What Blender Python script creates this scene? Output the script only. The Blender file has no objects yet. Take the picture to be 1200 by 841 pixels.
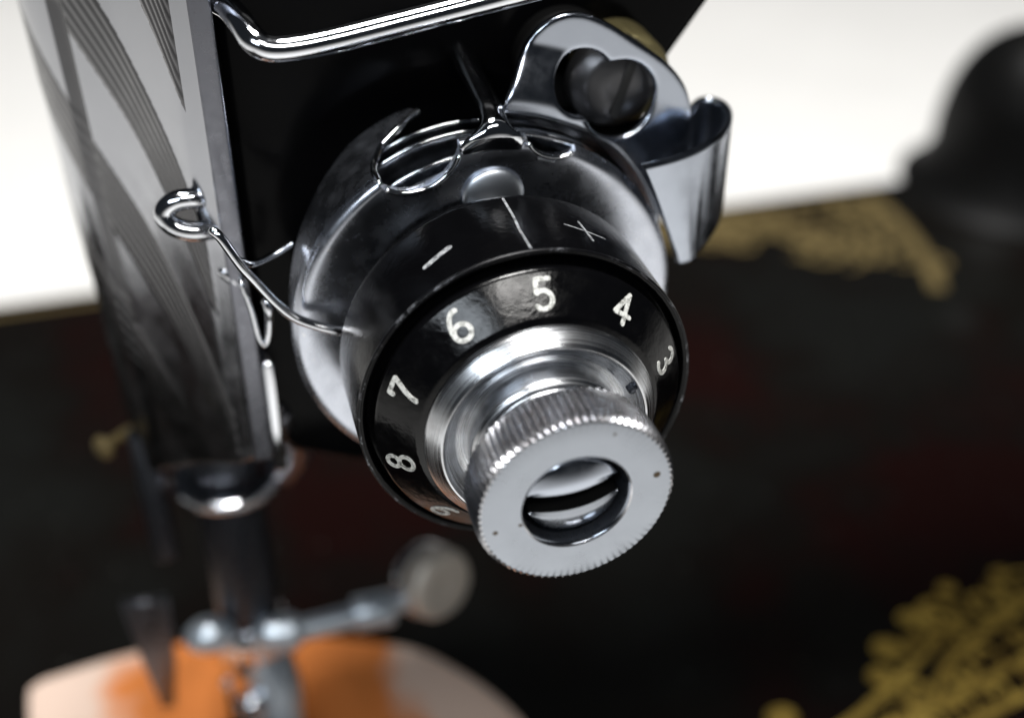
import bpy, bmesh, math, random
from mathutils import Vector, Matrix
random.seed(7)
PI = math.pi
S = bpy.context.scene
S.unit_settings.system = 'METRIC'; S.unit_settings.scale_length = 0.01      # one unit is one centimetre

# ------------------------------------------------------------------ camera
cam_data = bpy.data.cameras.new('camera'); cam = bpy.data.objects.new('camera', cam_data)
S.collection.objects.link(cam); S.camera = cam
A_ = Vector((.269, -.555, .787)).normalized()          # tension axis as the camera sees it
Zc = Vector((0, A_.z, -A_.y)).normalized()
Xc = -(A_.cross(Zc)); Xc.normalize(); Yc = -A_
w2c = Matrix((Xc, Yc, Zc)).transposed()                # columns are world axes in camera space
c2w = w2c.transposed()
cam.matrix_world = Matrix.Translation((-1.887, -7.421, 5.008)) @ c2w.to_4x4()
cam_data.sensor_width = 36; cam_data.lens = 45
cam_data.clip_start = .05; cam_data.clip_end = 500
cam_data.dof.use_dof = True; cam_data.dof.focus_distance = 8.1
cam_data.dof.aperture_fstop = .165; cam_data.dof.aperture_blades = 0

# ------------------------------------------------------------------ light
wd = bpy.data.worlds.new('World'); S.world = wd; wd.use_nodes = True
wd.node_tree.nodes['Background'].inputs[0].default_value = (.75, .85, 1, 1)
wd.node_tree.nodes['Background'].inputs[1].default_value = .02
S.view_settings.view_transform = 'Standard'; S.view_settings.look = 'None'
S.view_settings.exposure = 0; S.view_settings.gamma = 1
def area(name, loc, target, size, power, col, sy=None):
    d = bpy.data.lights.new(name, 'AREA'); d.energy = power; d.color = col
    d.shape = 'RECTANGLE' if sy else 'DISK'; d.size = size
    if sy: d.size_y = sy
    o = bpy.data.objects.new(name, d); S.collection.objects.link(o); o.location = loc
    o.rotation_euler = (Vector(target) - Vector(loc)).to_track_quat('-Z', 'Y').to_euler()
    return o
area('key_lamp', (1.6, -10.5, 12.8), (0, 0, 0), 8.0, 1150, (1, .98, .95), 2.2)
area('side_lamp', (-7.2, -10.6, 9.6), (-.5, 0, -1.5), 7.5, 900, (.84, .92, 1), 3.0)
area('overhead_lamp', (2, 4, 50), (2, 4, 0), 20, 52000, (1, .99, .97))

# ------------------------------------------------------------------ materials
MATS = {}
def mat(name, col=(.5,.5,.5), rough=.4, metal=0., spec=.5, coat=0.):
    m = bpy.data.materials.new(name); m.use_nodes = True
    b = m.node_tree.nodes['Principled BSDF']
    b.inputs['Base Color'].default_value = (*col, 1); b.inputs['Roughness'].default_value = rough
    b.inputs['Metallic'].default_value = metal; b.inputs['Specular IOR Level'].default_value = spec
    b.inputs['Coat Weight'].default_value = coat
    MATS[name] = m; return m
def N(m, t, **kw):
    n = m.node_tree.nodes.new(t)
    for k, v in kw.items(): setattr(n, k, v)
    return n
def L(m, a, b): m.node_tree.links.new(a, b)
def bsdf(m): return m.node_tree.nodes['Principled BSDF']
def noise(m, scale, detail=4, rough=.6, vec=None):
    n = N(m, 'ShaderNodeTexNoise'); n.inputs['Scale'].default_value = scale
    n.inputs['Detail'].default_value = detail; n.inputs['Roughness'].default_value = rough
    if vec is None:
        g = N(m, 'ShaderNodeNewGeometry'); vec = g.outputs['Position']
    L(m, vec, n.inputs['Vector']); return n
def ramp(m, src, stops):
    r = N(m, 'ShaderNodeValToRGB'); e = r.color_ramp.elements
    while len(e) < len(stops): e.new(.5)
    for i, (p, c) in enumerate(stops):
        e[i].position = p; e[i].color = (*c, 1) if len(c) == 3 else c
    L(m, src, r.inputs[0]); return r
def g(v): return (v, v, v)
def bump(m, src, strength, dist):
    b = N(m, 'ShaderNodeBump'); b.inputs['Strength'].default_value = strength; b.inputs['Distance'].default_value = dist
    L(m, src, b.inputs['Height']); L(m, b.outputs[0], bsdf(m).inputs['Normal']); return b
def rough_noise(m, scale, lo, hi):
    r = ramp(m, noise(m, scale, 6).outputs[0], [(.35, g(lo)), (.7, g(hi))]); L(m, r.outputs[0], bsdf(m).inputs['Roughness'])
def specks(m, base, dark, scale=14, thr=.05):
    v = N(m, 'ShaderNodeTexVoronoi'); v.inputs['Scale'].default_value = scale
    gg = N(m, 'ShaderNodeNewGeometry'); L(m, gg.outputs['Position'], v.inputs['Vector'])
    n = noise(m, scale * .35, 2)
    a = N(m, 'ShaderNodeMath', operation='ADD'); L(m, v.outputs['Distance'], a.inputs[0]); L(m, n.outputs[0], a.inputs[1])
    r = ramp(m, a.outputs[0], [(.36 + thr, dark), (.40 + thr, base)]); return r

chrome = mat('chrome', (.74, .76, .80), .07, 1); rough_noise(chrome, 9, .05, .13)
bump(chrome, noise(chrome, 60, 3).outputs[0], .06, .004)
satin = mat('satin_chrome', (.43, .465, .53), .2, 1); rough_noise(satin, 7, .14, .24)
bump(satin, noise(satin, 130, 4).outputs[0], .06, .003)
cup_m = mat('cup_satin', (.56, .59, .66), .28, 1); rough_noise(cup_m, 6, .22, .34)
bump(cup_m, noise(cup_m, 110, 4).outputs[0], .10, .003)
cd_ = ramp(cup_m, noise(cup_m, 34, 2, .5).outputs[0], [(.70, (.56, .59, .66)), (.76, (.75, .75, .75))]); L(cup_m, cd_.outputs[0], bsdf(cup_m).inputs['Base Color'])
nickel = mat('nut_face_nickel', (.315, .338, .375), .25, 1)
r_ = specks(nickel, (.315, .338, .375), (.06, .045, .03), 8.5, .15); L(nickel, r_.outputs[0], bsdf(nickel).inputs['Base Color'])
rough_noise(nickel, 6, .18, .30); bump(nickel, noise(nickel, 60, 3).outputs[0], .05, .003)
knurl_m = mat('knurled_nickel', (.60, .60, .63), .24, 1)
c_ = ramp(knurl_m, noise(knurl_m, 12, 5).outputs[0], [(.3, (.46, .44, .44)), (.6, (.68, .69, .73))]); L(knurl_m, c_.outputs[0], bsdf(knurl_m).inputs['Base Color'])
# turned metal: fine rings about the tension axis (world Y)
turned = mat('turned_metal', (.62, .64, .67), .24, 1)
gg = N(turned, 'ShaderNodeNewGeometry'); sx = N(turned, 'ShaderNodeSeparateXYZ'); L(turned, gg.outputs['Position'], sx.inputs[0])
cx = N(turned, 'ShaderNodeCombineXYZ'); L(turned, sx.outputs[0], cx.inputs[0]); L(turned, sx.outputs[2], cx.inputs[1])
ln = N(turned, 'ShaderNodeVectorMath', operation='LENGTH'); L(turned, cx.outputs[0], ln.inputs[0])
cc = N(turned, 'ShaderNodeCombineXYZ'); L(turned, ln.outputs['Value'], cc.inputs[0]); L(turned, sx.outputs[1], cc.inputs[1])
nn = noise(turned, 48, 3, .7, cc.outputs[0]); bump(turned, nn.outputs[0], .3, .010)
rr = ramp(turned, nn.outputs[0], [(.35, g(.15)), (.65, g(.31))]); L(turned, rr.outputs[0], bsdf(turned).inputs['Roughness'])
dn = noise(turned, 7, 5); dr = ramp(turned, dn.outputs[0], [(.3, (.42, .42, .43)), (.6, (.64, .66, .69))]); L(turned, dr.outputs[0], bsdf(turned).inputs['Base Color'])

enamel = mat('black_enamel', (.002, .002, .0023), .13, 0, .05); rough_noise(enamel, 5, .10, .2)
dialn = mat('number_dial_black', (.0015, .0015, .0018), .2, 0, .28); rough_noise(dialn, 8, .08, .26); bump(dialn, noise(dialn, 14, 5).outputs[0], .22, .012)
dialm = mat('dial_black_paint', (.0015, .0015, .0018), .16, 0, .12)
rough_noise(dialm, 9, .08, .22); bump(dialm, noise(dialm, 26, 6).outputs[0], .25, .010)
# worn scuffs in the black paint
sc = noise(dialm, 21, 8, .75); rs = ramp(dialm, sc.outputs[0], [(.69, (.0015, .0015, .0018)), (.74, (.08, .08, .08))]); L(dialm, rs.outputs[0], bsdf(dialm).inputs['Base Color'])
worn = mat('worn_paint_edge', (.3, .3, .32), .3, .6)
wn = noise(worn, 9, 7, .8); wr = ramp(worn, wn.outputs[0], [(.55, (.004, .004, .005)), (.70, (.36, .37, .40))]); L(worn, wr.outputs[0], bsdf(worn).inputs['Base Color'])
white = mat('engraved_white_paint', (.8, .8, .8), .5)
wn = noise(white, 30, 6, .8); wr = ramp(white, wn.outputs[0], [(.40, (.10, .10, .09)), (.52, (.58, .58, .55))]); L(white, wr.outputs[0], bsdf(white).inputs['Base Color'])
scratch = mat('scratched_grey_paint', (.3, .3, .3), .5)
wn = noise(scratch, 30, 6, .8); wr = ramp(scratch, wn.outputs[0], [(.40, (.03, .03, .035)), (.60, (.36, .37, .38))]); L(scratch, wr.outputs[0], bsdf(scratch).inputs['Base Color'])
darksteel = mat('dark_steel', (.05, .055, .066), .32, .75); rough_noise(darksteel, 20, .22, .45)
aged2 = mat('tarnished_ribs', (.12, .12, .125), .2, 1); rough_noise(aged2, 6, .15, .26)
aged = mat('aged_nickel', (.42, .43, .46), .16, 1); rough_noise(aged, 4, .14, .24)
rimm = mat('dull_rim_metal', (.19, .195, .22), .3, 1); rough_noise(rimm, 12, .25, .4)
bluish = mat('pale_blue_steel', (.72, .80, .88), .30, .8)
beige = mat('worn_beige_nickel', (.80, .72, .63), .40, .6); rough_noise(beige, 8, .4, .6)
brass = mat('tarnished_brass', (.32, .27, .13), .4, .8); rough_noise(brass, 20, .3, .5)
rblack = mat('matt_black_and_slot_shade', (.004, .004, .004), .5, 0, .1)
bed_m = mat('bed_enamel', (.005, .0035, .003), .10, 0, .3); rough_noise(bed_m, 3, .06, .16)
bn = noise(bed_m, .22, 3); br_ = ramp(bed_m, bn.outputs[0], [(.38, (.0085, .0028, .0024)), (.50, (.005, .0042, .0036)), (.62, (.0065, .0066, .006))])
bs = noise(bed_m, 9, 2, .5); bq = ramp(bed_m, bs.outputs[0], [(.70, g(0)), (.76, g(1))]); bx = N(bed_m, 'ShaderNodeMixRGB'); bx.inputs[2].default_value = (.05, .05, .045, 1)
L(bed_m, bq.outputs[0], bx.inputs[0]); L(bed_m, br_.outputs[0], bx.inputs[1]); L(bed_m, bx.outputs[0], bsdf(bed_m).inputs['Base Color'])
bump(bed_m, noise(bed_m, 1.2, 2).outputs[0], .05, .05)
gold = mat('gold_decal', (.42, .29, .07), .42, .5)
gn = noise(gold, 3.5, 5); gr = ramp(gold, gn.outputs[0], [(.35, (.24, .155, .03)), (.65, (.52, .36, .075))]); L(gold, gr.outputs[0], bsdf(gold).inputs['Base Color'])
brown_gold = mat('dull_brown_gold', (.135, .098, .035), .6, .2)
throat_plate = mat('painted_orange_reflection', (.7, .2, .04), .9, 0, .1)  # orange and cream reflection on the throat plate, painted as base colour
gp = N(throat_plate, 'ShaderNodeNewGeometry'); mp = N(throat_plate, 'ShaderNodeMapping'); mp.inputs['Location'].default_value = (1.0, -1.15, 0); mp.inputs['Scale'].default_value = (.48, .44, 0)
L(throat_plate, gp.outputs['Position'], mp.inputs[0]); le = N(throat_plate, 'ShaderNodeVectorMath', operation='LENGTH'); L(throat_plate, mp.outputs[0], le.inputs[0])
ad = N(throat_plate, 'ShaderNodeMath', operation='ADD'); L(throat_plate, le.outputs['Value'], ad.inputs[0]); L(throat_plate, noise(throat_plate, .9, 3, .5).outputs[0], ad.inputs[1])
cr = ramp(throat_plate, ad.outputs[0], [(.0, (.72, .23, .06)), (.62, (.78, .20, .035))]); mr = N(throat_plate, 'ShaderNodeMapRange'); mr.inputs['From Min'].default_value = 1.22; mr.inputs['From Max'].default_value = 1.42
L(throat_plate, ad.outputs[0], mr.inputs[0]); cr = ramp(throat_plate, mr.outputs[0], [(0, (.72, .23, .06)), (1, (.74, .56, .46))]); L(throat_plate, cr.outputs[0], bsdf(throat_plate).inputs['Base Color'])
bump(throat_plate, noise(throat_plate, 40, 2).outputs[0], .4, .02)
table_m = mat('white_table_top', (.80, .79, .77), .55, 0, .3)
tn = noise(table_m, .4, 4); tr = ramp(table_m, tn.outputs[0], [(.3, (.83, .82, .80)), (.7, (.87, .86, .84))]); L(table_m, tr.outputs[0], bsdf(table_m).inputs['Base Color'])

# ------------------------------------------------------------------ helpers
C = S.collection
BASE = Vector((0, 3, -8.5))
machine = None
def put(name, me, m, parent=None, smooth=True, label=None):
    me.name = name
    o = bpy.data.objects.new(name, me); C.objects.link(o)
    if m is not None and len(me.materials) == 0: me.materials.append(m)
    if smooth is True: me.polygons.foreach_set('use_smooth', [True] * len(me.polygons))
    if parent is not None:
        o.parent = parent
        if parent is machine: o.location = -BASE          # mesh data is in world coordinates
    if label: o['label'] = label
    return o
def angle_smooth(o, deg=35):
    me = o.data; me.polygons.foreach_set('use_smooth', [True] * len(me.polygons))
    bm = bmesh.new(); bm.from_mesh(me)
    for e in bm.edges:
        if len(e.link_faces) == 2 and e.calc_face_angle(0) > math.radians(deg): e.smooth = False
    bm.to_mesh(me); bm.free()
def to_mesh(bm, weld=1e-5):
    bmesh.ops.remove_doubles(bm, verts=bm.verts, dist=weld)
    bmesh.ops.dissolve_degenerate(bm, edges=bm.edges, dist=weld)
    bmesh.ops.recalc_face_normals(bm, faces=bm.faces)
    me = bpy.data.meshes.new('m'); bm.to_mesh(me); bm.free(); return me
def rounded(prof, r=.012, n=3):
    """round the corners of a polyline profile"""
    out = [prof[0]]
    for i in range(1, len(prof) - 1):
        p0, p, p1 = (Vector(prof[k]) for k in (i-1, i, i+1))
        rr_ = r if not isinstance(r, dict) else r.get(i, .012)
        d0, d1 = (p0 - p), (p1 - p); q = min(rr_, d0.length * .45, d1.length * .45)
        a, b = p + d0.normalized() * q, p + d1.normalized() * q
        for k in range(n + 1):
            t = k / n; out.append(tuple(a * (1-t)**2 + p * 2*t*(1-t) + b * t*t))
    out.append(prof[-1]); return out
def lathe_bm(prof, seg=128, centre=(0, 0), t0=0., t1=2*PI, mod=None):
    """profile of (a, R) about the axis y; a runs towards the viewer (-y)"""
    bm = bmesh.new(); full = abs(t1 - t0 - 2*PI) < 1e-6; n = seg if full else seg + 1; rings = []
    for j in range(n):
        th = t0 + (t1 - t0) * j / seg; row = []
        for k, (a, R) in enumerate(prof):
            if mod: a, R = mod(k, a, R, th, j)
            row.append(bm.verts.new((centre[0] + R*math.cos(th), -a, centre[1] + R*math.sin(th))))
        rings.append(row)
    for j in range(seg):
        r0, r1 = rings[j], rings[(j+1) % n]
        for k in range(len(prof) - 1):
            try: bm.faces.new((r0[k], r0[k+1], r1[k+1], r1[k]))
            except ValueError: pass
    return bm
def lathe(name, prof, m, parent, seg=128, centre=(0, 0), label=None, deg=35, xf=None):
    me = to_mesh(lathe_bm(prof, seg, centre))
    if xf is not None: me.transform(xf)
    o = put(name, me, m, parent, label=label); angle_smooth(o, deg); return o
def catmull(P, n=10, closed=False):
    P = [Vector(p) for p in P]; out = []
    m_ = len(P) if closed else len(P) - 1
    for i in range(m_):
        if closed: p0, p1, p2, p3 = P[i-1], P[i], P[(i+1) % len(P)], P[(i+2) % len(P)]
        else: p0, p1, p2, p3 = P[max(i-1, 0)], P[i], P[i+1], P[min(i+2, len(P)-1)]
        for k in range(n):
            t = k / n
            out.append(.5 * ((2*p1) + (p2-p0)*t + (2*p0-5*p1+4*p2-p3)*t*t + (3*p1-p0-3*p2+p3)*t**3))
    if not closed: out.append(P[-1])
    return out
def tube_bm(P, r, seg=16, n=10, bm=None):
    Q = catmull(P, n); bm = bm or bmesh.new(); rings = []
    t = (Q[1]-Q[0]).normalized(); u = t.orthogonal().normalized()
    for i, q in enumerate(Q):
        t2 = (Q[min(i+1, len(Q)-1)] - Q[max(i-1, 0)]).normalized()
        u = (u - t2 * u.dot(t2)).normalized(); v = t2.cross(u)
        s = i / (len(Q)-1); R = r(s) if callable(r) else r
        rings.append([bm.verts.new(q + (u*math.cos(2*PI*k/seg) + v*math.sin(2*PI*k/seg)) * R) for k in range(seg)])
    for a, b in zip(rings, rings[1:]):
        for k in range(seg): bm.faces.new((a[k], a[(k+1) % seg], b[(k+1) % seg], b[k]))
    for ring, sgn, q, q2 in ((rings[0], -1, Q[0], Q[1]), (rings[-1], 1, Q[-1], Q[-2])):
        R = (ring[0].co - q).length; d = (q - q2).normalized() * R
        prev = ring
        for f, h in ((.75, .6), (.35, .9)):
            nr = [bm.verts.new(q + (w.co - q) * f + d * h) for w in ring]
            for k in range(seg): bm.faces.new((prev[k], prev[(k+1) % seg], nr[(k+1) % seg], nr[k]))
            prev = nr
        bm.faces.new(prev)
    return bm
def tube(name, P, r, m, parent, seg=16, n=10, label=None):
    return put(name, to_mesh(tube_bm(P, r, seg, n)), m, parent, label=label)
def plate_mesh(outline, holes, half, bev, xf, res=2):
    """flat plate with bevelled edges from closed 2D outlines"""
    cu = bpy.data.curves.new('c', 'CURVE'); cu.dimensions = '2D'; cu.fill_mode = 'BOTH'
    cu.extrude = half - bev; cu.bevel_depth = bev; cu.bevel_resolution = res; cu.offset = -bev
    for pts in [outline] + list(holes):
        sp = cu.splines.new('POLY'); sp.points.add(len(pts) - 1); sp.use_cyclic_u = True
        for i, p in enumerate(pts): sp.points[i].co = (p[0], p[1], 0, 1)
    o = bpy.data.objects.new('c', cu); C.objects.link(o)
    dg = bpy.context.evaluated_depsgraph_get(); dg.update()
    me = bpy.data.meshes.new_from_object(o.evaluated_get(dg)); bpy.data.objects.remove(o); me.transform(xf)
    bm = bmesh.new(); bm.from_mesh(me); bmesh.ops.remove_doubles(bm, verts=bm.verts, dist=1e-4)
    bmesh.ops.recalc_face_normals(bm, faces=bm.faces); bm.to_mesh(me); bm.free()
    return me
XZ = lambda y: Matrix.Translation((0, y, 0)) @ Matrix.Rotation(PI/2, 4, 'X')      # 2D x,y -> world x,z
def box_bm(x0, x1, y0, y1, z0, z1, bev=.02, seg=3):
    bm = bmesh.new(); bmesh.ops.create_cube(bm, size=1)
    for v in bm.verts: v.co = ((x0+x1)/2 + v.co.x*(x1-x0), (y0+y1)/2 + v.co.y*(y1-y0), (z0+z1)/2 + v.co.z*(z1-z0))
    if bev: bmesh.ops.bevel(bm, geom=bm.edges[:], offset=bev, segments=seg, profile=.5, affect='EDGES')
    return bm

# ------------------------------------------------------------------ setting
bm = bmesh.new(); bmesh.ops.create_grid(bm, x_segments=40, y_segments=40, size=220)
for v in bm.verts: v.co.z = -8.5; v.co.y += 12
o = put('table_top', to_mesh(bm), table_m, smooth=False); o['kind'] = 'structure'

# ------------------------------------------------------------------ the sewing machine
machine = bpy.data.objects.new('sewing_machine', None); C.objects.link(machine); machine.location = BASE
machine['label'] = 'black vintage sewing machine with chrome thread tension dial and gold decals'
machine['category'] = 'sewing machine'

# bed
outl = []
for (x, y, r, a0) in ((15.5, 12.2, .8, 0), (-12, 12.2, .8, 90), (-12, -4.6, .8, 180), (15.5, -4.6, .8, 270)):
    for k in range(9):
        t = math.radians(a0 + k*90/8); outl.append((x + r*math.cos(t), y + r*math.sin(t)))
me = plate_mesh(outl, [], .75, .12, Matrix.Translation((0, 0, -7.75)), 4)
bed = put('bed', me, bed_m, machine); angle_smooth(bed, 40)

# head casting: outline in x,z, with the underside of the arm running off to the right
oc = [(-1.60, 8), (-1.60, -1.35), (-1.45, -1.75), (-.9, -2.0), (.2, -2.0), (.8, -1.7), (1.12, -1.0), (1.33, .0), (1.50, .75), (1.70, 1.35), (1.99, 1.76), (2.6, 2.45), (3.6, 3.2), (6, 4.0), (11, 4.3), (15.0, 4.0), (15.0, 8)]
me = plate_mesh(oc, [], 1.5, .10, XZ(2.5), 4)
head = put('head_casting', me, enamel, machine); angle_smooth(head, 50)
# pillar, right of the frame, and the rounded motor housing behind it
me = to_mesh(box_bm(13.2, 16, 1.2, 4.2, -7.0, 6, .5, 5)); put('pillar', me, enamel, machine)

# face plate: curved sheet with crossing bands of fine ribs, its edge facing the front
def fpath(t):
    K = catmull([(-1.735, .58), (-1.90, .80), (-2.24, 1.25), (-2.64, 1.95), (-2.90, 2.75), (-2.90, 3.6), (-2.6, 4.2)], 12)
    x = t * (len(K) - 1); i = min(int(x), len(K) - 2); return K[i].lerp(K[i+1], x - i)
nu, nv = 330, 420
bm = bmesh.new(); grid = []
def band(s):                                            # ribbed bands alternating with plain ones
    m_ = s % 1.0
    if m_ < .48:
        e = min(m_, .48 - m_) / .04; return .0065 * min(1, e) * abs(math.sin(PI * m_ / .080))
    return 0
for i in range(nu + 1):
    t = i / nu; p = fpath(t); q = fpath(min(t + .004, 1)) - fpath(max(t - .004, 0)); nrm = Vector((-q.y, q.x, 0)).normalized()
    if nrm.x > 0: nrm = -nrm
    zb = -1.42 - .76 * (p.y - .6); row = []
    for j in range(nv + 1):
        z = 4.5 + (zb - 4.5) * j / nv
        h = band(t * 3.0 - z * .62 + .1) if t > .1 else 0
        h += .055 * math.sin(2*PI*(t*1.9 + .05)) * min(1, t/.12)
        if .475 < t < .52: h -= .05 * math.sin(PI * (t - .475) / .045)
        row.append(bm.verts.new((p.x + nrm.x*h + .034*(2-z)*min(1, t/.6)**2, p.y + nrm.y*h, z)))
    grid.append(row)
for i in range(nu):
    for j in range(nv):
        f = bm.faces.new((grid[i][j], grid[i][j+1], grid[i+1][j+1], grid[i+1][j]))
        t = (i + .5) / nu; z = (grid[i][j].co.z + grid[i+1][j+1].co.z) / 2
        f.material_index = 1 if (t > .1 and ((t*3.0 - z*.62 + .1) % 1 < .48)) or .475 < t < .52 else 0
me = to_mesh(bm); me.materials.append(aged); me.materials.append(aged2)
face = put('face_plate', me, aged, machine)
md = face.modifiers.new('thickness', 'SOLIDIFY'); md.thickness = .05; md.offset = -1
# flat rim of the plate turned to the front
bm = box_bm(-1.745, -1.598, .55, .72, -1.42, 4.5, .02)
o = put('front_rim', to_mesh(bm), rimm, face); o.location = (0, 0, 0)
bm = box_bm(-1.60, -1.50, .60, 1.2, -1.60, -.55, .03)
o = put('casting_lip', to_mesh(bm), chrome, machine)
# loop guide on the face plate
tube('thread_loop', [(-1.76, .74, .78), (-1.88, .68, .85), (-2.02, .67, .85), (-2.10, .67, .77), (-2.05, .64, .68), (-1.92, .62, .63), (-1.77, .66, .61)], .072, chrome, face)
tube('thread_loop_foot', [(-1.76, .62, .28), (-1.72, .6, .24), (-1.68, .6, .18)], .05, chrome, face)
lathe('plate_screw', rounded([(-.3, .05), (0, .05), (0, .12), (.05, .12), (.09, .08), (.10, 0)], .02), brown_gold, face, 32, (0, 0), xf=Matrix.Translation((-3.05, 2.7, -2.65)) @ Matrix.Rotation(math.radians(-50), 4, 'Z'))

# bars below the head
def vcyl(name, x, y, z0, z1, r, m, label=None):
    prof = rounded([(z0, 0), (z0, r), (z1, r), (z1, 0)], .03)
    return lathe(name, prof, m, machine, 64, xf=Matrix.Translation((x, y, 0)) @ Matrix.Rotation(-PI/2, 4, 'X') @ Matrix.Identity(4), label=label)
vcyl('presser_bar', -2.0, 2.6, -5.6, -2.2, .335, darksteel)
vcyl('needle_bar', -2.70, 2.5, -3.95, -2.4, .13, darksteel)
bm = lathe_bm(rounded([(-3.28, .36), (-3.28, .54), (-3.17, .55), (-3.13, .36)], .05, 5) + [(-3.28, .36)], 64)
me = to_mesh(bm); me.transform(Matrix.Translation((-1.98, 2.55, .1)) @ Matrix.Rotation(-PI/2, 4, 'X')); put('bar_collar', me, chrome, machine)
# bosses round the foot of the face plate
bm = tube_bm([(-1.52, 1.0, -1.35), (-1.36, 1.5, -1.9), (-1.32, 2.0, -2.55), (-1.45, 2.35, -3.05)], .13); put('lower_rim', to_mesh(bm), rimm, machine)
# presser clamp with its cross rod and thumb screw
clamp = lathe('presser_clamp', rounded([(-.42, 0), (-.42, .40), (.18, .42), (.34, .3), (.34, 0)], .12, 5), chrome, machine, 64, xf=Matrix.Translation((-2.0, 2.6, -5.35)) @ Matrix.Rotation(-PI/2, 4, 'X'))
bm = bmesh.new(); bmesh.ops.create_uvsphere(bm, u_segments=28, v_segments=16, radius=.2)
for v in bm.verts: v.co = (v.co.x*1.35 - 2.43, v.co.y + 2.3, v.co.z - 5.0)
put('clamp_ear', to_mesh(bm), bluish, clamp).location = (0, 0, 0)
cr_ = tube('cross_rod', [(-1.85, 2.25, -5.08), (-1.65, 2.22, -5.10), (-1.3, 2.25, -5.12), (-.8, 2.3, -5.12), (-.25, 2.4, -5.10)], lambda s: .20 if s < .35 else .13, bluish, clamp); cr_.location = (0, 0, 0)
lathe('rod_nut', rounded([(-.22, 0), (-.22, .19), (.22, .19), (.22, 0)], .05), bluish, clamp, 24, xf=Matrix.Translation((-.72, 2.3, -5.12)) @ Matrix.Rotation(PI/2, 4, 'Z')).location = (0, 0, 0)
ts = lathe('thumb_screw', rounded([(-.16, 0), (-.16, .37), (.10, .40), (.16, .35), (.16, .08), (.13, 0)], .05, 3), beige, machine, 72,
      xf=Matrix.Translation((.0, 2.40, -4.98)) @ Matrix.Rotation(math.radians(28), 4, 'Z') @ Matrix.Rotation(math.radians(-12), 4, 'X'), label='round beige faced thumb screw on the presser clamp')
rim_ = lathe('screw_flange', rounded([(-.40, 0), (-.40, .42), (-.18, .42), (-.18, 0)], .06, 4), chrome, ts, 72,
      xf=Matrix.Translation((.07, 2.38, -5.08)) @ Matrix.Rotation(math.radians(28), 4, 'Z') @ Matrix.Rotation(math.radians(-12), 4, 'X')); rim_.location = (0, 0, 0)
# tapering blade left of the clamp and the presser foot
me = plate_mesh([(-.24, .75), (.22, .70), (.16, -.2), (.06, -.86), (-.08, -.86), (-.16, -.2)], [], .05, .02, Matrix.Translation((-2.98, 2.35, -5.1)) @ Matrix.Rotation(PI/2, 4, 'X')); put('guide_blade', me, rimm, machine)
tube('needle', [(-2.35, 2.2, -5.6), (-2.33, 2.2, -6.9)], .05, chrome, machine)
foot = tube('presser_foot', [(-2.0, 2.5, -5.5), (-1.85, 2.3, -5.85), (-1.85, 2.05, -6.3), (-1.9, 1.6, -6.75), (-1.92, .9, -6.86)], lambda s: .30 - .12*s, bluish, machine)
bm = bmesh.new(); bmesh.ops.create_uvsphere(bm, u_segments=24, v_segments=14, radius=.18)
for v in bm.verts: v.co += Vector((-2.12, 2.1, -5.95))
put('foot_joint', to_mesh(bm), chrome, foot).location = (0, 0, 0)
lathe('foot_screw', rounded([(-.2, 0), (-.2, .28), (.06, .28), (.1, .22), (.1, 0)], .04), rblack, machine, 40, (0, 0), xf=Matrix.Translation((-2.34, 1.9, -6.3)) @ Matrix.Rotation(math.radians(30), 4, 'X'))

# take-up wire guide across the head
tube('wire_guide', [(-1.57, 1.1, 2.10), (-1.54, .75, 2.17), (-1.49, .45, 2.22), (-1.44, .17, 2.215), (-1.40, .04, 2.17), (-1.33, 0, 2.125), (-1.22, 0, 2.11), (-1.0, 0, 2.125), (-.62, 0, 2.18), (.24, 0, 2.32), (1.1, .02, 2.48), (1.5, .12, 2.56), (1.62, .5, 2.6), (1.63, 1.1, 2.6)], .081, chrome, machine, 24)

# ---- tension assembly, all about the y axis
# slotted cup plate behind the dial
def notch(d):
    R = 9.
    u = (d - 109.7) / 12.6
    if abs(u) < 1: R = min(R, 1.385 - .235 * math.sqrt(1 - u*u))
    u = (d - 70.6) / 7.4
    if abs(u) < 1: R = min(R, 1.385 - .115 * math.sqrt(1 - u*u))
    return R
prof = [(.0, .80), (.012, 1.0), (.022, 1.1), (.028, 1.16), (.033, 1.20), (.038, 1.24), (.042, 1.28), (.0425, 1.30), (.042, 1.318), (.036, 1.338), (.024, 1.357), (.006, 1.371), (-.016, 1.379), (-.05, 1.38)]
inner = [(-.05, 1.35), (-.01, 1.345), (.0, 1.33), (.006, 1.30), (.0, 1.2), (-.05, .8)]
def cupmod(k, a, R, th, j):
    n_ = notch(math.degrees(th) % 360)
    if k > 3 and k < len(prof) + 4 and R > n_ - .0: return a, n_
    return a, R
bm = lathe_bm(prof + inner, 720, mod=cupmod)
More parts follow.
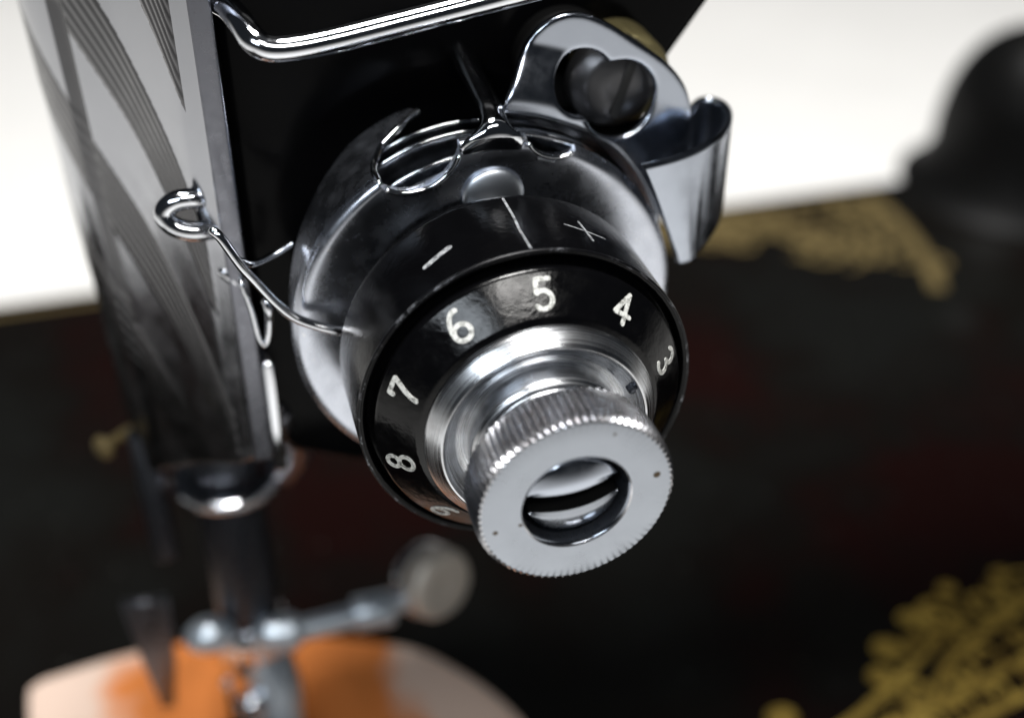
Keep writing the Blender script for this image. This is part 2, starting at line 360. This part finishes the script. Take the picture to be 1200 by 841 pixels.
# back-running skirt on the upper left with the hook shaped slot edge
def interp(K, x):
    if x <= K[0][0]: return K[0][1]
    for (x0, y0), (x1, y1) in zip(K, K[1:]):
        if x <= x1:
            t = (x - x0) / (x1 - x0); t = t*t*(3-2*t) if False else t
            return y0 + (y1 - y0) * t
    return K[-1][1]
J = [(103.5, -.60), (106, -.565), (109.5, -.49), (113, -.43), (116.9, -.36), (119, -.29), (120.8, -.21), (121.8, -.10), (122.3, -.04)]
BK = [(103.5, -.61), (105.5, -.68), (110, -.69), (125, -.66), (135, -.57), (145, -.47), (155, -.38), (165, -.27), (175, -.16), (186, -.05)]
rows = []
for j in range(200):
    d = 103.5 + (187 - 103.5) * j / 199; th = math.radians(d); a0 = interp(J, d) if d < 122.3 else -.04; a1 = min(interp(BK, d), a0 - .004)
    o_ = []; i_ = []
    for k in range(10):
        a = a0 + (a1 - a0) * k / 9
        Ro = 1.38 + (.015 if 0 < k < 9 else 0) * 0
        o_.append(bm.verts.new((Ro*math.cos(th), -a, Ro*math.sin(th)))); i_.append(bm.verts.new((1.345*math.cos(th), -a, 1.345*math.sin(th))))
    rows.append(o_ + i_[::-1])
for r0, r1 in zip(rows, rows[1:]):
    n_ = len(r0)
    for k in range(n_): bm.faces.new((r0[k], r0[(k+1) % n_], r1[(k+1) % n_], r1[k]))
cup = put('slotted_cup_plate', to_mesh(bm, 2e-4), cup_m, machine); angle_smooth(cup, 30)
# bright rolled lip along the hook slot
K = [(d, interp(J, d)) for d in (103.5, 106, 109.5, 113, 116.9, 119, 120.8, 121.8)]
Q = [(1.375*math.cos(math.radians(d)), -a, 1.375*math.sin(math.radians(d))) for d, a in K] + [(1.345*math.cos(math.radians(121.9)), -.0, 1.345*math.sin(math.radians(121.9)))]
tube('slot_lip', Q, .024, chrome, cup, 10, 6)
for nm, d0, d1 in (('notch_lip', 97.2, 122.2), ('notch_lip', 63.3, 77.9)):
    Q = []
    for k in range(1, 24):
        d = d0 + (d1 - d0) * k / 24; R = min(notch(d), 1.372)
        a = .034 if R < 1.34 else .012
        Q.append((R*math.cos(math.radians(d)), -a, R*math.sin(math.radians(d))))
    tube(nm, Q, .019, chrome, cup, 10, 3)
# short run of skirt seen over the small notch
bm = lathe_bm([(-.20, 1.375), (-.19, 1.382), (-.05, 1.382), (-.04, 1.375), (-.05, 1.35), (-.19, 1.35), (-.20, 1.375)], 40, t0=math.radians(59), t1=math.radians(83))
put('short_skirt', to_mesh(bm), chrome, cup)
# tongue of the plate, bent back into the casting (R, a, half width in degrees)
path = [(1.30, .048, 9.6), (1.35, .052, 9.4), (1.40, .052, 8.0), (1.44, .045, 5.8), (1.475, .02, 4.2), (1.50, -.04, 3.6), (1.52, -.14, 3.5), (1.53, -.32, 3.5), (1.55, -.6, 3.4), (1.58, -.9, 3.3), (1.60, -1.05, 3.2)]
PQ = catmull(path, 10); bm = bmesh.new(); rows = []
T = [(PQ[min(i+1, len(PQ)-1)] - PQ[max(i-1, 0)]) for i in range(len(PQ))]
for i, q in enumerate(PQ):
    s_ = i / (len(PQ)-1); cen = 88.2 - 1.8 * s_; row = []
    tR, tA = T[i].x, T[i].y; l_ = math.hypot(tR, tA); nR, nA = -tA/l_, tR/l_         # outward normal: towards viewer, then up
    for side in (1, -1):
        for k in (range(17) if side == 1 else range(16, -1, -1)):
            u = k/8 - 1; th = math.radians(cen - q.z * u)
            crown = .030 * (1 - u*u) * min(1, s_*5) - .012
            off = crown + side * .017 * (1 - abs(u)**6)
            R = q.x + nR*off; a = q.y + nA*off
            row.append(bm.verts.new((R*math.cos(th), -a, R*math.sin(th))))
    rows.append(row)
for r0, r1 in zip(rows, rows[1:]):
    n_ = len(r0)
    for k in range(n_): bm.faces.new((r0[k], r0[(k+1) % n_], r1[(k+1) % n_], r1[k]))
put('bent_tongue', to_mesh(bm), chrome, cup)
# half-moon recess above the dial
bm = bmesh.new(); bmesh.ops.create_uvsphere(bm, u_segments=40, v_segments=20, radius=1)
for v in bm.verts: v.co = (v.co.x*.215 + .045, v.co.y*.06 - .035, v.co.z*.20 + .965)
put('round_boss', to_mesh(bm), mat('boss_metal', (.62, .66, .72), .36, 1), cup)

# tension discs inside the cup
for a, R in ((-.17, 1.19), (-.31, 1.295), (-.47, 1.295)):
    lathe('tension_disc', rounded([(a-.03, .2), (a-.03, R-.02), (a-.02, R), (a+.004, R), (a+.012, R-.02), (a-.005, R-.12), (a+.03, .8), (a+.03, .2)], .004, 2), chrome, machine, 160)
lathe('centre_sleeve', [(-1.0, .5), (.1, .5)], darksteel, machine, 64)

# index flange: black drum with worn front lip
fl = lathe('index_flange', rounded([(.03, .2), (.03, .95), (.22, .97), (.30, 1.10), (.36, 1.115), (.7, 1.118), (1.045, 1.118), (1.06, 1.10), (1.05, 1.07), (.98, 1.055), (.95, .6)], .018, 4), dialm, machine, 200)
lip = lathe('worn_lip', rounded([(1.034, 1.1165), (1.046, 1.1205), (1.058, 1.1165), (1.062, 1.106), (1.058, 1.098)], .004, 3), worn, fl, 240)
RF = 1.118
def on_flange(th, a, h=.0025):
    t = math.radians(th); return Vector(((RF+h)*math.cos(t), -a, (RF+h)*math.sin(t)))
def on_cone(u, v, th, h=.003):
    """v along the cone away from the axis, u along the circumference"""
    a = 1.2175 - v * .663; R = .908 + v * .749; h += .001      # outward normal of the cone is (.749, .663)
    t = math.radians(th) - u / R
    return Vector(((R + h*.663)*math.cos(t), -(a + h*.749), (R + h*.663)*math.sin(t)))
def stroke_bm(lines, w, fn, bm=None, depth=.012):
    """raised ribbon strokes with round ends, laid on a surface by fn(u, v, h)"""
    bm = bm or bmesh.new()
    for li, P in enumerate(lines):
        Q = [Vector((x, y, 0)) for x, y in P]; n_ = len(Q); Lf, Rt = [], []
        hh = .0030 + li * .0009
        pts = []
        for i, q in enumerate(Q):
            d = (Q[min(i+1, n_-1)] - Q[max(i-1, 0)]).normalized(); nn_ = Vector((-d.y, d.x, 0)) * w/2
            pts.append((q + nn_, q - nn_, d))
        l = [a for a, b, d in pts]; r = [b for a, b, d in pts]
        def cap(q, d, s):
            out = []
            for k in range(1, 6):
                an = PI * k / 6; nn_ = Vector((-d.y, d.x, 0))
                out.append(q + (nn_*math.cos(an) + d*math.sin(an)*s) * w/2)
            return out
        e = cap(Q[-1], pts[-1][2], 1); st = cap(Q[0], pts[0][2], -1)
        top = lambda p: bm.verts.new(fn(p.x, p.y, hh)); low = lambda p: bm.verts.new(fn(p.x, p.y, -.004))
        lv, rv = [top(p) for p in l], [top(p) for p in r]
        for i in range(n_-1): bm.faces.new((lv[i], lv[i+1], rv[i+1], rv[i]))
        ev = [top(p) for p in e]; sv = [top(p) for p in st]
        bm.faces.new([lv[-1]] + ev + [rv[-1]]); bm.faces.new([rv[0]] + sv[::-1] + [lv[0]])
        loop_p = l + e + r[::-1] + st[::-1]; loop_t = lv + ev + rv[::-1] + sv[::-1]; loop_b = [low(p) for p in loop_p]
        for i in range(len(loop_p)):
            k = (i+1) % len(loop_p); bm.faces.new((loop_t[i], loop_b[i], loop_b[k], loop_t[k]))
    return bm
def arc(cx, cy, rx, ry, a0, a1, n=14):
    return [(cx + rx*math.cos(math.radians(a0 + (a1-a0)*k/n)), cy + ry*math.sin(math.radians(a0 + (a1-a0)*k/n))) for k in range(n+1)]
def seg(x0, y0, x1, y1, n=4): return [(x0 + (x1-x0)*k/n, y0 + (y1-y0)*k/n) for k in range(n+1)]
DIG = {
 '0': [arc(.3, .5, .27, .46, 90, 450, 28)],
 '1': [seg(.3, .04, .3, .96), seg(.3, .96, .12, .80)],
 '2': [arc(.3, .70, .26, .26, 160, -40, 14) + seg(.06, .05, .06, .05, 1)[:1], seg(.06, .05, .56, .05)],
 '3': [arc(.28, .73, .23, .22, 140, -90, 14), arc(.28, .27, .26, .24, 90, -140, 14)],
 '4': [seg(.42, .02, .42, .96, 6), seg(.42, .96, .04, .32), seg(.04, .30, .60, .30)],
 '5': [seg(.52, .95, .12, .95), seg(.12, .95, .09, .56), arc(.28, .32, .27, .28, 130, -140, 18)],
 '6': [arc(.31, .28, .26, .25, 0, 360, 24), arc(.42, .30, .38, .65, 182, 82, 14)],
 '7': [seg(.05, .93, .56, .93), [(.56, .93), (.46, .72), (.34, .48), (.26, .24), (.24, .03)], seg(.05, .93, .05, .80, 2)],
 '8': [arc(.3, .74, .22, .21, 0, 360, 24), arc(.3, .27, .26, .25, 0, 360, 24)],
 '9': [arc(.29, .72, .26, .25, 0, 360, 24), arc(.18, .70, .38, .65, 2, -98, 14)],
}
# numbered dial
dial = lathe('number_dial', rounded([(.80, .9), (1.06, 1.015), (1.105, 1.022), (1.125, 1.012), (1.318, .794), (1.335, .74), (1.33, .3)], .012, 4), dialn, machine, 200)
HT = .203
for i, ch in enumerate('5678901234'):
    if ch == '2': continue
    th = 87.5 + 34.9 * i if i < 5 else 87.5 - 35.4 * (10 - i)
    if i == 5: th = 87.5 + 34.9 * 5 + 1
    def fn(x, y, h, th=th): return on_cone((x - .3) * HT * (1.02), (y - .5) * HT, th, h)
    o = put('numeral', to_mesh(stroke_bm(DIG[ch], .150, fn)), white, dial, smooth=False, label='white numeral ' + ch)
# index line, minus and plus on the drum
def ff(u, v, h): return on_flange(math.degrees(u), v, h)
put('index_line', to_mesh(stroke_bm([[(math.radians(89.2), 1.03), (math.radians(89.4), .8), (math.radians(88.9), .6), (math.radians(89.0), .38)]], .015, ff)), scratch, fl, smooth=False, label='scratched grey index line')
put('minus_sign', to_mesh(stroke_bm([[(math.radians(121.5), .80), (math.radians(117), .775), (math.radians(112.5), .75)]], .044, ff)), scratch, fl, smooth=False, label='grey minus sign')
put('plus_sign', to_mesh(stroke_bm([[(math.radians(73), .72), (math.radians(66), .76), (math.radians(59), .78)], [(math.radians(66.5), .64), (math.radians(66), .76), (math.radians(65.5), .88)]], .014, ff)), scratch, fl, smooth=False, label='worn scratched plus sign')

# stop collar and hub of the thumb nut, turned metal
lathe('stepped_washer', rounded([(1.30, .3), (1.30, .757), (1.37, .757), (1.462, .672), (1.462, .655), (1.425, .640), (1.360, .56), (1.355, .45)], .020, 4), turned, machine, 200)
nutp = lathe('nut_hub', rounded([(1.33, .30), (1.34, .508), (1.545, .508), (1.575, .480), (1.58, .455), (1.62, .450), (1.80, .455)], .012, 4), turned, machine, 160)
lathe('locating_pin', rounded([(1.35, .026), (1.44, .026), (1.445, 0)], .005, 2), darksteel, machine, 16, (.565, .235))

# knurled thumb nut
NT = 80; SUB = 8
kp = [(1.74, .50), (1.75, .578), (1.775, .604), (1.81, .612), (1.90, .614), (2.0, .614), (2.035, .612), (2.065, .604), (2.082, .592), (2.088, .580), (2.090, .570), (2.090, .45), (2.090, .338), (2.083, .329), (2.065, .322), (1.9, .320), (1.7, .320)]
depth_ = [0, .2, .7, 1, 1, 1, .95, .75, .45, .2, 0, 0, 0, 0, 0, 0, 0]
def kmod(k, a, R, th, j):
    ph = (j % SUB) / SUB; tri = abs(2*ph - 1)          # 1 at the groove, 0 on the crest
    w_ = 1 - (1 - tri)**1.0
    wob = 1 + .08 * math.sin(j*.037)
    return a, R + .005 - .029 * depth_[k] * w_ * wob
bm = lathe_bm(kp, NT*SUB, mod=kmod)
nut = put('thumb_nut', to_mesh(bm), nickel, machine)
nut.data.materials.append(knurl_m); nut.data.materials.append(chrome); nut.data.materials.append(darksteel)
for p in nut.data.polygons:
    c = p.center; r = math.hypot(c.x, c.z); a = -c.y
    p.material_index = 3 if r < .334 and a < 2.064 else 2 if r < .337 else (0 if a > 2.0885 else 1)
angle_smooth(nut, 28)
# split stud in the middle of the nut
stud = lathe('split_stud', [(1.3, 0), (1.60, 0), (1.60, .28), (1.3, .28)], rblack, machine, 64)  # black floor: shade of the slot put into the colour
for sgn in (1, -1):
    bm = bmesh.new(); n1, n2 = 36, 14; h0 = .066
    tilt = math.radians(6)
    rows = []
    Rs = .288
    for i in range(n1 + 1):
        x = -Rs*.955 + 2*Rs*.955*i/n1; zm = math.sqrt(max(Rs*Rs - x*x, 0)); row = []
        for k in range(n2 + 1):
            z = h0 + (max(zm, h0 + .001) - h0) * k/n2; r2 = (x*x + z*z)/(Rs*Rs)
            dome = 2.080 - .075 * r2 - (.012 * math.exp(-(k/n2*6)**2)) - (.03 * max(0, (k/n2-.85)/.15))
            row.append(Vector((x, -dome, z)))
        rows.append(row)
    vt = [[bm.verts.new(q) for q in r] for r in rows]; vb = [[bm.verts.new((q.x, -1.5, q.z)) for q in (r[0], r[-1])] for r in rows]
    for i in range(n1):
        for k in range(n2): bm.faces.new((vt[i][k], vt[i+1][k], vt[i+1][k+1], vt[i][k+1]))
        bm.faces.new((vt[i][0], vb[i][0], vb[i+1][0], vt[i+1][0])).material_index = 1; bm.faces.new((vt[i][-1], vt[i+1][-1], vb[i+1][1], vb[i][1]))  # slot walls coloured black to stand in for shade in the slot
    me = to_mesh(bm)
    me.transform(Matrix.Rotation(-tilt + (PI if sgn < 0 else 0), 4, 'Y'))
    me.materials.append(satin if sgn > 0 else nickel); me.materials.append(rblack)
    o = put('stud_half', me, satin if sgn > 0 else turned, stud); o.location = (0, 0, 0); angle_smooth(o, 40)

# ---- slack regulator bracket with keyhole slot
BY = .40
pts = [(.13, 1.38), (.185, 1.47), (.26, 1.60), (.335, 1.74), (.42, 1.87), (.52, 1.96), (.65, 2.005), (.80, 1.99), (.98, 1.90), (1.16, 1.77), (1.30, 1.67), (1.43, 1.56), (1.54, 1.42), (1.60, 1.28), (1.62, 1.15), (1.60, 1.02), (1.52, .88), (1.46, .70), (1.42, .4), (1.3, -.2), (1.0, -.4), (.4, .2), (.16, 1.0), (.11, 1.25)]
outline = [(p.x, p.y) for p in catmull([(x, y, 0) for x, y in pts], 6, True)]
hole = []
cA, rA, cB, rB = (.772, 1.535), .215, (1.055, 1.365), .272
rad = []; o0 = (Vector(cA) + Vector(cB)) / 2
for k in range(96):
    t = 2*PI*k/96; d = Vector((math.cos(t), math.sin(t))); best = 0
    for c, r in ((cA, rA), (cB, rB)):
        q = o0 - Vector(c); b = q.dot(d); disc = b*b - (q.dot(q) - r*r)
        if disc >= 0: best = max(best, -b + math.sqrt(disc))
    rad.append(best)
for _ in range(6): rad = [(rad[k-1] + 2*rad[k] + rad[(k+1) % 96]) / 4 for k in range(96)]
hole = [tuple(o0 + Vector((math.cos(2*PI*k/96), math.sin(2*PI*k/96))) * rad[k]) for k in range(96)]
me = plate_mesh(outline, [hole], .035, .014, XZ(BY), 3)
tmp = bpy.data.objects.new('tmp', me); C.objects.link(tmp)
rm = tmp.modifiers.new('r', 'REMESH'); rm.mode = 'VOXEL'; rm.voxel_size = .011; rm.use_smooth_shade = True
dg = bpy.context.evaluated_depsgraph_get(); dg.update(); me2 = bpy.data.meshes.new_from_object(tmp.evaluated_get(dg)); bpy.data.objects.remove(tmp)
me2.materials.clear()
bm = bmesh.new(); bm.from_mesh(me2)
for _ in range(7): bmesh.ops.smooth_vert(bm, verts=bm.verts, factor=.5, use_axis_x=True, use_axis_y=True, use_axis_z=True)
def sstep(x): x = min(1, max(0, x)); return x*x*(3 - 2*x)
for v in bm.verts:
    R = math.hypot(v.co.x, v.co.z)
    fa = .30 + .70 * sstep((math.degrees(math.atan2(v.co.z, v.co.x)) - 42) / 26)
    v.co.y -= .15 * fa * sstep((1.90 - R) / .40) - .34 * sstep((1.455 - R) / .20)
bm.to_mesh(me2); bm.free()
br = put('slack_bracket', me2, satin, machine)
# bent clip on its right side
cp = [(1.06, -.125), (1.28, -.075), (1.48, .0), (1.65, .10), (1.79, .22), (1.90, .36), (1.98, .53), (2.005, .67), (1.96, .77), (1.87, .79), (1.78, .71), (1.69, .57), (1.60, .46), (1.5, .40)][::-1]
K = catmull([(x, y, 0) for x, y in cp], 8); bm = bmesh.new(); rows = []
nz = 40
for i, q in enumerate(K):
    t = (K[min(i+1, len(K)-1)] - K[max(i-1, 0)]).normalized(); nn_ = Vector((-t.y, t.x, 0)) * .028
    s = i / (len(K)-1); row = []
    top = 1.10; bot = .40
    if s > .45: bot = .42 - .24 * min(1, (s-.45)/.40)
    if s < .12: top = .95 + .15*s/.12
    for sd in (1, -1):
        for k in (range(nz+1) if sd == 1 else range(nz, -1, -1)):
            z = top + (bot - top) * k / nz; p = q + nn_ * sd
            e = min(k, nz-k); 
            if e == 0: p = q + nn_ * sd * .35
            p = p.copy()
            if s > .8:
                xm = 1.06 + .42 * max(0, (1.1 - z) / 1.0) ** .9
                f = (s - .8) / .2; dx = (xm - 1.06) * f; p.x += dx; p.y += dx * .30
            row.append(bm.verts.new((p.x, p.y, z)))
    rows.append(row)
for r0, r1 in zip(rows, rows[1:]):
    n_ = len(r0)
    for k in range(n_): bm.faces.new((r0[k], r0[(k+1) % n_], r1[(k+1) % n_], r1[k]))
for r in (rows[0], rows[-1]):
    for k in range(nz): bm.faces.new((r[k], r[k+1], r[-2-k], r[-1-k]))
clip = put('bent_clip', to_mesh(bm), satin, br); angle_smooth(clip, 50)
# mounting screw behind the slot, slotted head
sc_c = (1.09, 1.40)
me = to_mesh(lathe_bm(rounded([(-.9, .12), (-.70, .14), (-.70, .33), (-.56, .33), (-.48, .24), (-.455, .12), (-.45, 0)], .03, 4), 64, sc_c))
scr = put('mounting_screw', me, mat('screw_steel', (.10, .10, .105), .34, .9), machine)
slot = box_bm(-.033, .033, -.012, .012, -.225, .225, .006); me = to_mesh(slot); me.transform(Matrix.Translation((sc_c[0] + .03, .452, sc_c[1])) @ Matrix.Rotation(math.radians(18), 4, 'Y'))
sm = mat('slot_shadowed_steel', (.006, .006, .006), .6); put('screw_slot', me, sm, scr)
lathe('slack_washer', rounded([(-.95, .1), (-.95, .36), (-.80, .36), (-.80, .1)], .02), rblack, machine, 48, (.80, 1.5))
lathe('brass_nut', rounded([(-1.05, .1), (-1.05, .33), (-.66, .33), (-.62, .29), (-.62, .1)], .03), brass, machine, 8 * 6, (1.22, 1.37), label='tarnished brass nut behind the chrome bracket')

# ---- check spring and thread guard on the left of the cup
tube('check_spring', [(-1.80, -.02, .96), (-1.76, -.05, .92), (-1.66, -.09, .72), (-1.575, -.10, .58), (-1.47, -.12, .42), (-1.36, -.14, .30), (-1.22, -.16, .22), (-1.10, -.17, .17), (-1.0, -.17, .145)], .033, chrome, machine, 12)
tube('check_spring', [(-1.30, .32, .60), (-1.44, .2, .60), (-1.58, .02, .66), (-1.66, -.02, .72)], .024, chrome, machine, 12)
gd = tube('thread_guard', [(-1.60, .60, .34), (-1.66, .34, .36), (-1.65, .29, .30), (-1.62, .28, .12), (-1.60, .28, -.08), (-1.565, .28, -.16), (-1.53, .28, -.10), (-1.51, .27, .04), (-1.505, .26, .14), (-1.51, .28, .19)], lambda s: .020 + .020 * max(0, (s-.55)) * 2, chrome, machine, 14)

# ---- gold scroll decals on the bed
def ribbon(bm, P, w, z, taper=True):
    Q = catmull([(x, y, 0) for x, y in P], 8); n_ = len(Q); rows = []
    for i, q in enumerate(Q):
        d = (Q[min(i+1, n_-1)] - Q[max(i-1, 0)]).normalized(); s = i/(n_-1)
        ww = w * (.35 + .65*math.sin(PI*min(max(s, .05), .95))) if taper else w
        nn_ = Vector((-d.y, d.x, 0)) * ww/2
        rows.append((bm.verts.new((q.x+nn_.x, q.y+nn_.y, z)), bm.verts.new((q.x-nn_.x, q.y-nn_.y, z))))
    for a, b in zip(rows, rows[1:]): bm.faces.new((a[0], a[1], b[1], b[0]))
def blob(bm, x, y, r, z, n=16):
    bm.faces.new([bm.verts.new((x + r*math.cos(2*PI*k/n), y + r*.9*math.sin(2*PI*k/n), z)) for k in range(n)])
def scroll(cx, cy, r, turns, a0, sgn=1):
    return [(cx + r*(1-.8*k/14)*math.cos(a0 + sgn*turns*2*PI*k/14), cy + r*(1-.8*k/14)*math.sin(a0 + sgn*turns*2*PI*k/14)) for k in range(15)]
bm = bmesh.new(); z0 = -6.992; lay = [0]
def zz(): lay[0] += 1; return z0 + lay[0]*.0009
stems = [[(3.1, .55), (3.8, .85), (4.6, 1.1), (5.3, 1.45), (5.9, 1.75), (6.5, 2.1)], [(3.3, .45), (4.4, .8), (5.5, 1.0), (6.6, 1.25), (7.8, 1.6)],
         [(4.6, .4), (5.4, .55), (6.4, .8), (7.6, 1.0), (8.8, 1.2)], [(5.6, 1.0), (6.0, 1.5), (6.6, 1.8), (7.4, 2.1), (8.2, 2.3)]]
for s in stems: ribbon(bm, s, .13, zz())
rs_ = random.Random(11)
for st in stems:                                        # curls springing from the stems
    Q = catmull([(x, y, 0) for x, y in st], 6)
    for k in range(6, len(Q), 3):
        if Q[k].x < 4.9: continue
        sg = rs_.choice((1, -1)); r = rs_.uniform(.16, .30); d = (Q[k] - Q[k-1]).normalized(); c_ = Q[k] + Vector((-d.y, d.x, 0)) * r * sg
        a0 = math.atan2(Q[k].y - c_.y, Q[k].x - c_.x); ribbon(bm, scroll(c_.x, c_.y, r, 1.0, a0, sg), .075, zz())
        if rs_.random() < .5: blob(bm, c_.x, c_.y, .07, zz())
for cx_, cy_, r, a0, sg in ((6.35, 2.2, .34, 0, 1), (7.05, 2.3, .34, 1, -1), (7.75, 2.3, .36, 2, -1)): ribbon(bm, scroll(cx_, cy_, r, 1.1, a0, sg), .12, zz())
for x, y, r in ((3.75, 1.30, .19), (3.35, .95, .16), (5.45, 1.92, .19), (5.15, 1.55, .16), (5.95, 2.3, .13), (6.7, 2.62, .12), (7.5, 2.66, .12)): blob(bm, x, y, r, zz())
for v in bm.verts: v.co.y -= .18
dec = put('gold_scroll_decal', to_mesh(bm), gold, machine, smooth=False, label='gold scroll decal near the front of the bed')
bm = bmesh.new(); lay[0] = 0
ribbon(bm, [(-8, 12.62), (0, 12.62), (6, 12.62), (10.9, 12.62)], .12, zz(), False)
ribbon(bm, [(11.0, 12.5), (11.05, 11.6), (10.95, 10.6), (10.75, 9.7), (10.5, 9.0)], .30, zz(), False)
for k in range(50):
    t = k/49; x = 6.4 + 4.4*t + random.uniform(-.2, .2); y = 12.4 - random.random() * (.5 + 2.6*t**1.5)
    ribbon(bm, scroll(x, y, random.uniform(.25, .5), random.uniform(.6, 1.1), random.uniform(0, 6), random.choice((1, -1))), .15, zz())
for k in range(26):
    t = random.random(); x = 6.4 + 4.4*t; y = 12.4 - random.random() * (.5 + 2.6*t**1.5); blob(bm, x, y, random.uniform(.08, .17), zz())
put('gold_border_decal', to_mesh(bm), brown_gold, machine, smooth=False, label='dull gold border decal at the far corner of the bed')

# rounded black motor housing at the back right corner and its sloping base
bm = bmesh.new(); bmesh.ops.create_uvsphere(bm, u_segments=40, v_segments=24, radius=1)
for v in bm.verts:
    q = v.co; sq = lambda c, p=.88: math.copysign(abs(c)**p, c)
    v.co = (14.1 + 1.6*sq(q.x), 12.3 + 1.6*sq(q.y), -6.2 + 2.4*sq(q.z))
put('motor_housing', to_mesh(bm), rblack, machine)
bm = lathe_bm([(0, 2.25), (.08, 2.1), (.3, 1.9), (.7, 1.72), (1.2, 1.6), (1.9, 1.5)], 64); me = to_mesh(bm)
me.transform(Matrix.Translation((14.1, 12.2, -6.99)) @ Matrix.Rotation(-PI/2, 4, 'X')); put('motor_bracket', me, rblack, machine)

# ------------------------------------------------------------------ throat plate on the bed, its reflection painted into the colour
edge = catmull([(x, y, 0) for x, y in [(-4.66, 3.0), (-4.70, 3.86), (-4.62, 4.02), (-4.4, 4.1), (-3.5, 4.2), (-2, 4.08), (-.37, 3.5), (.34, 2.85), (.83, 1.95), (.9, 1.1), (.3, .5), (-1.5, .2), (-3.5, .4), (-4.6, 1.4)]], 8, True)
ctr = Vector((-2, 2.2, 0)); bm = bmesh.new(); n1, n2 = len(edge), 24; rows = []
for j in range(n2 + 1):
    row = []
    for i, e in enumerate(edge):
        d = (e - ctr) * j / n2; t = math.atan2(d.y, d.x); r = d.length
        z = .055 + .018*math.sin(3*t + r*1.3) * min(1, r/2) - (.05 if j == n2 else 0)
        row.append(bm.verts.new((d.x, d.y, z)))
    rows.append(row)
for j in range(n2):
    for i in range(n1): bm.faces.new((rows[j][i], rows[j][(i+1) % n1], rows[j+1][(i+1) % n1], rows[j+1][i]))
plate_disc = put('painted_throat_plate', to_mesh(bm), throat_plate); plate_disc.location = (ctr.x, ctr.y, -7.0)
plate_disc['label'] = 'rounded throat plate under the presser foot with an orange and cream reflection painted on'; plate_disc['category'] = 'throat_plate'
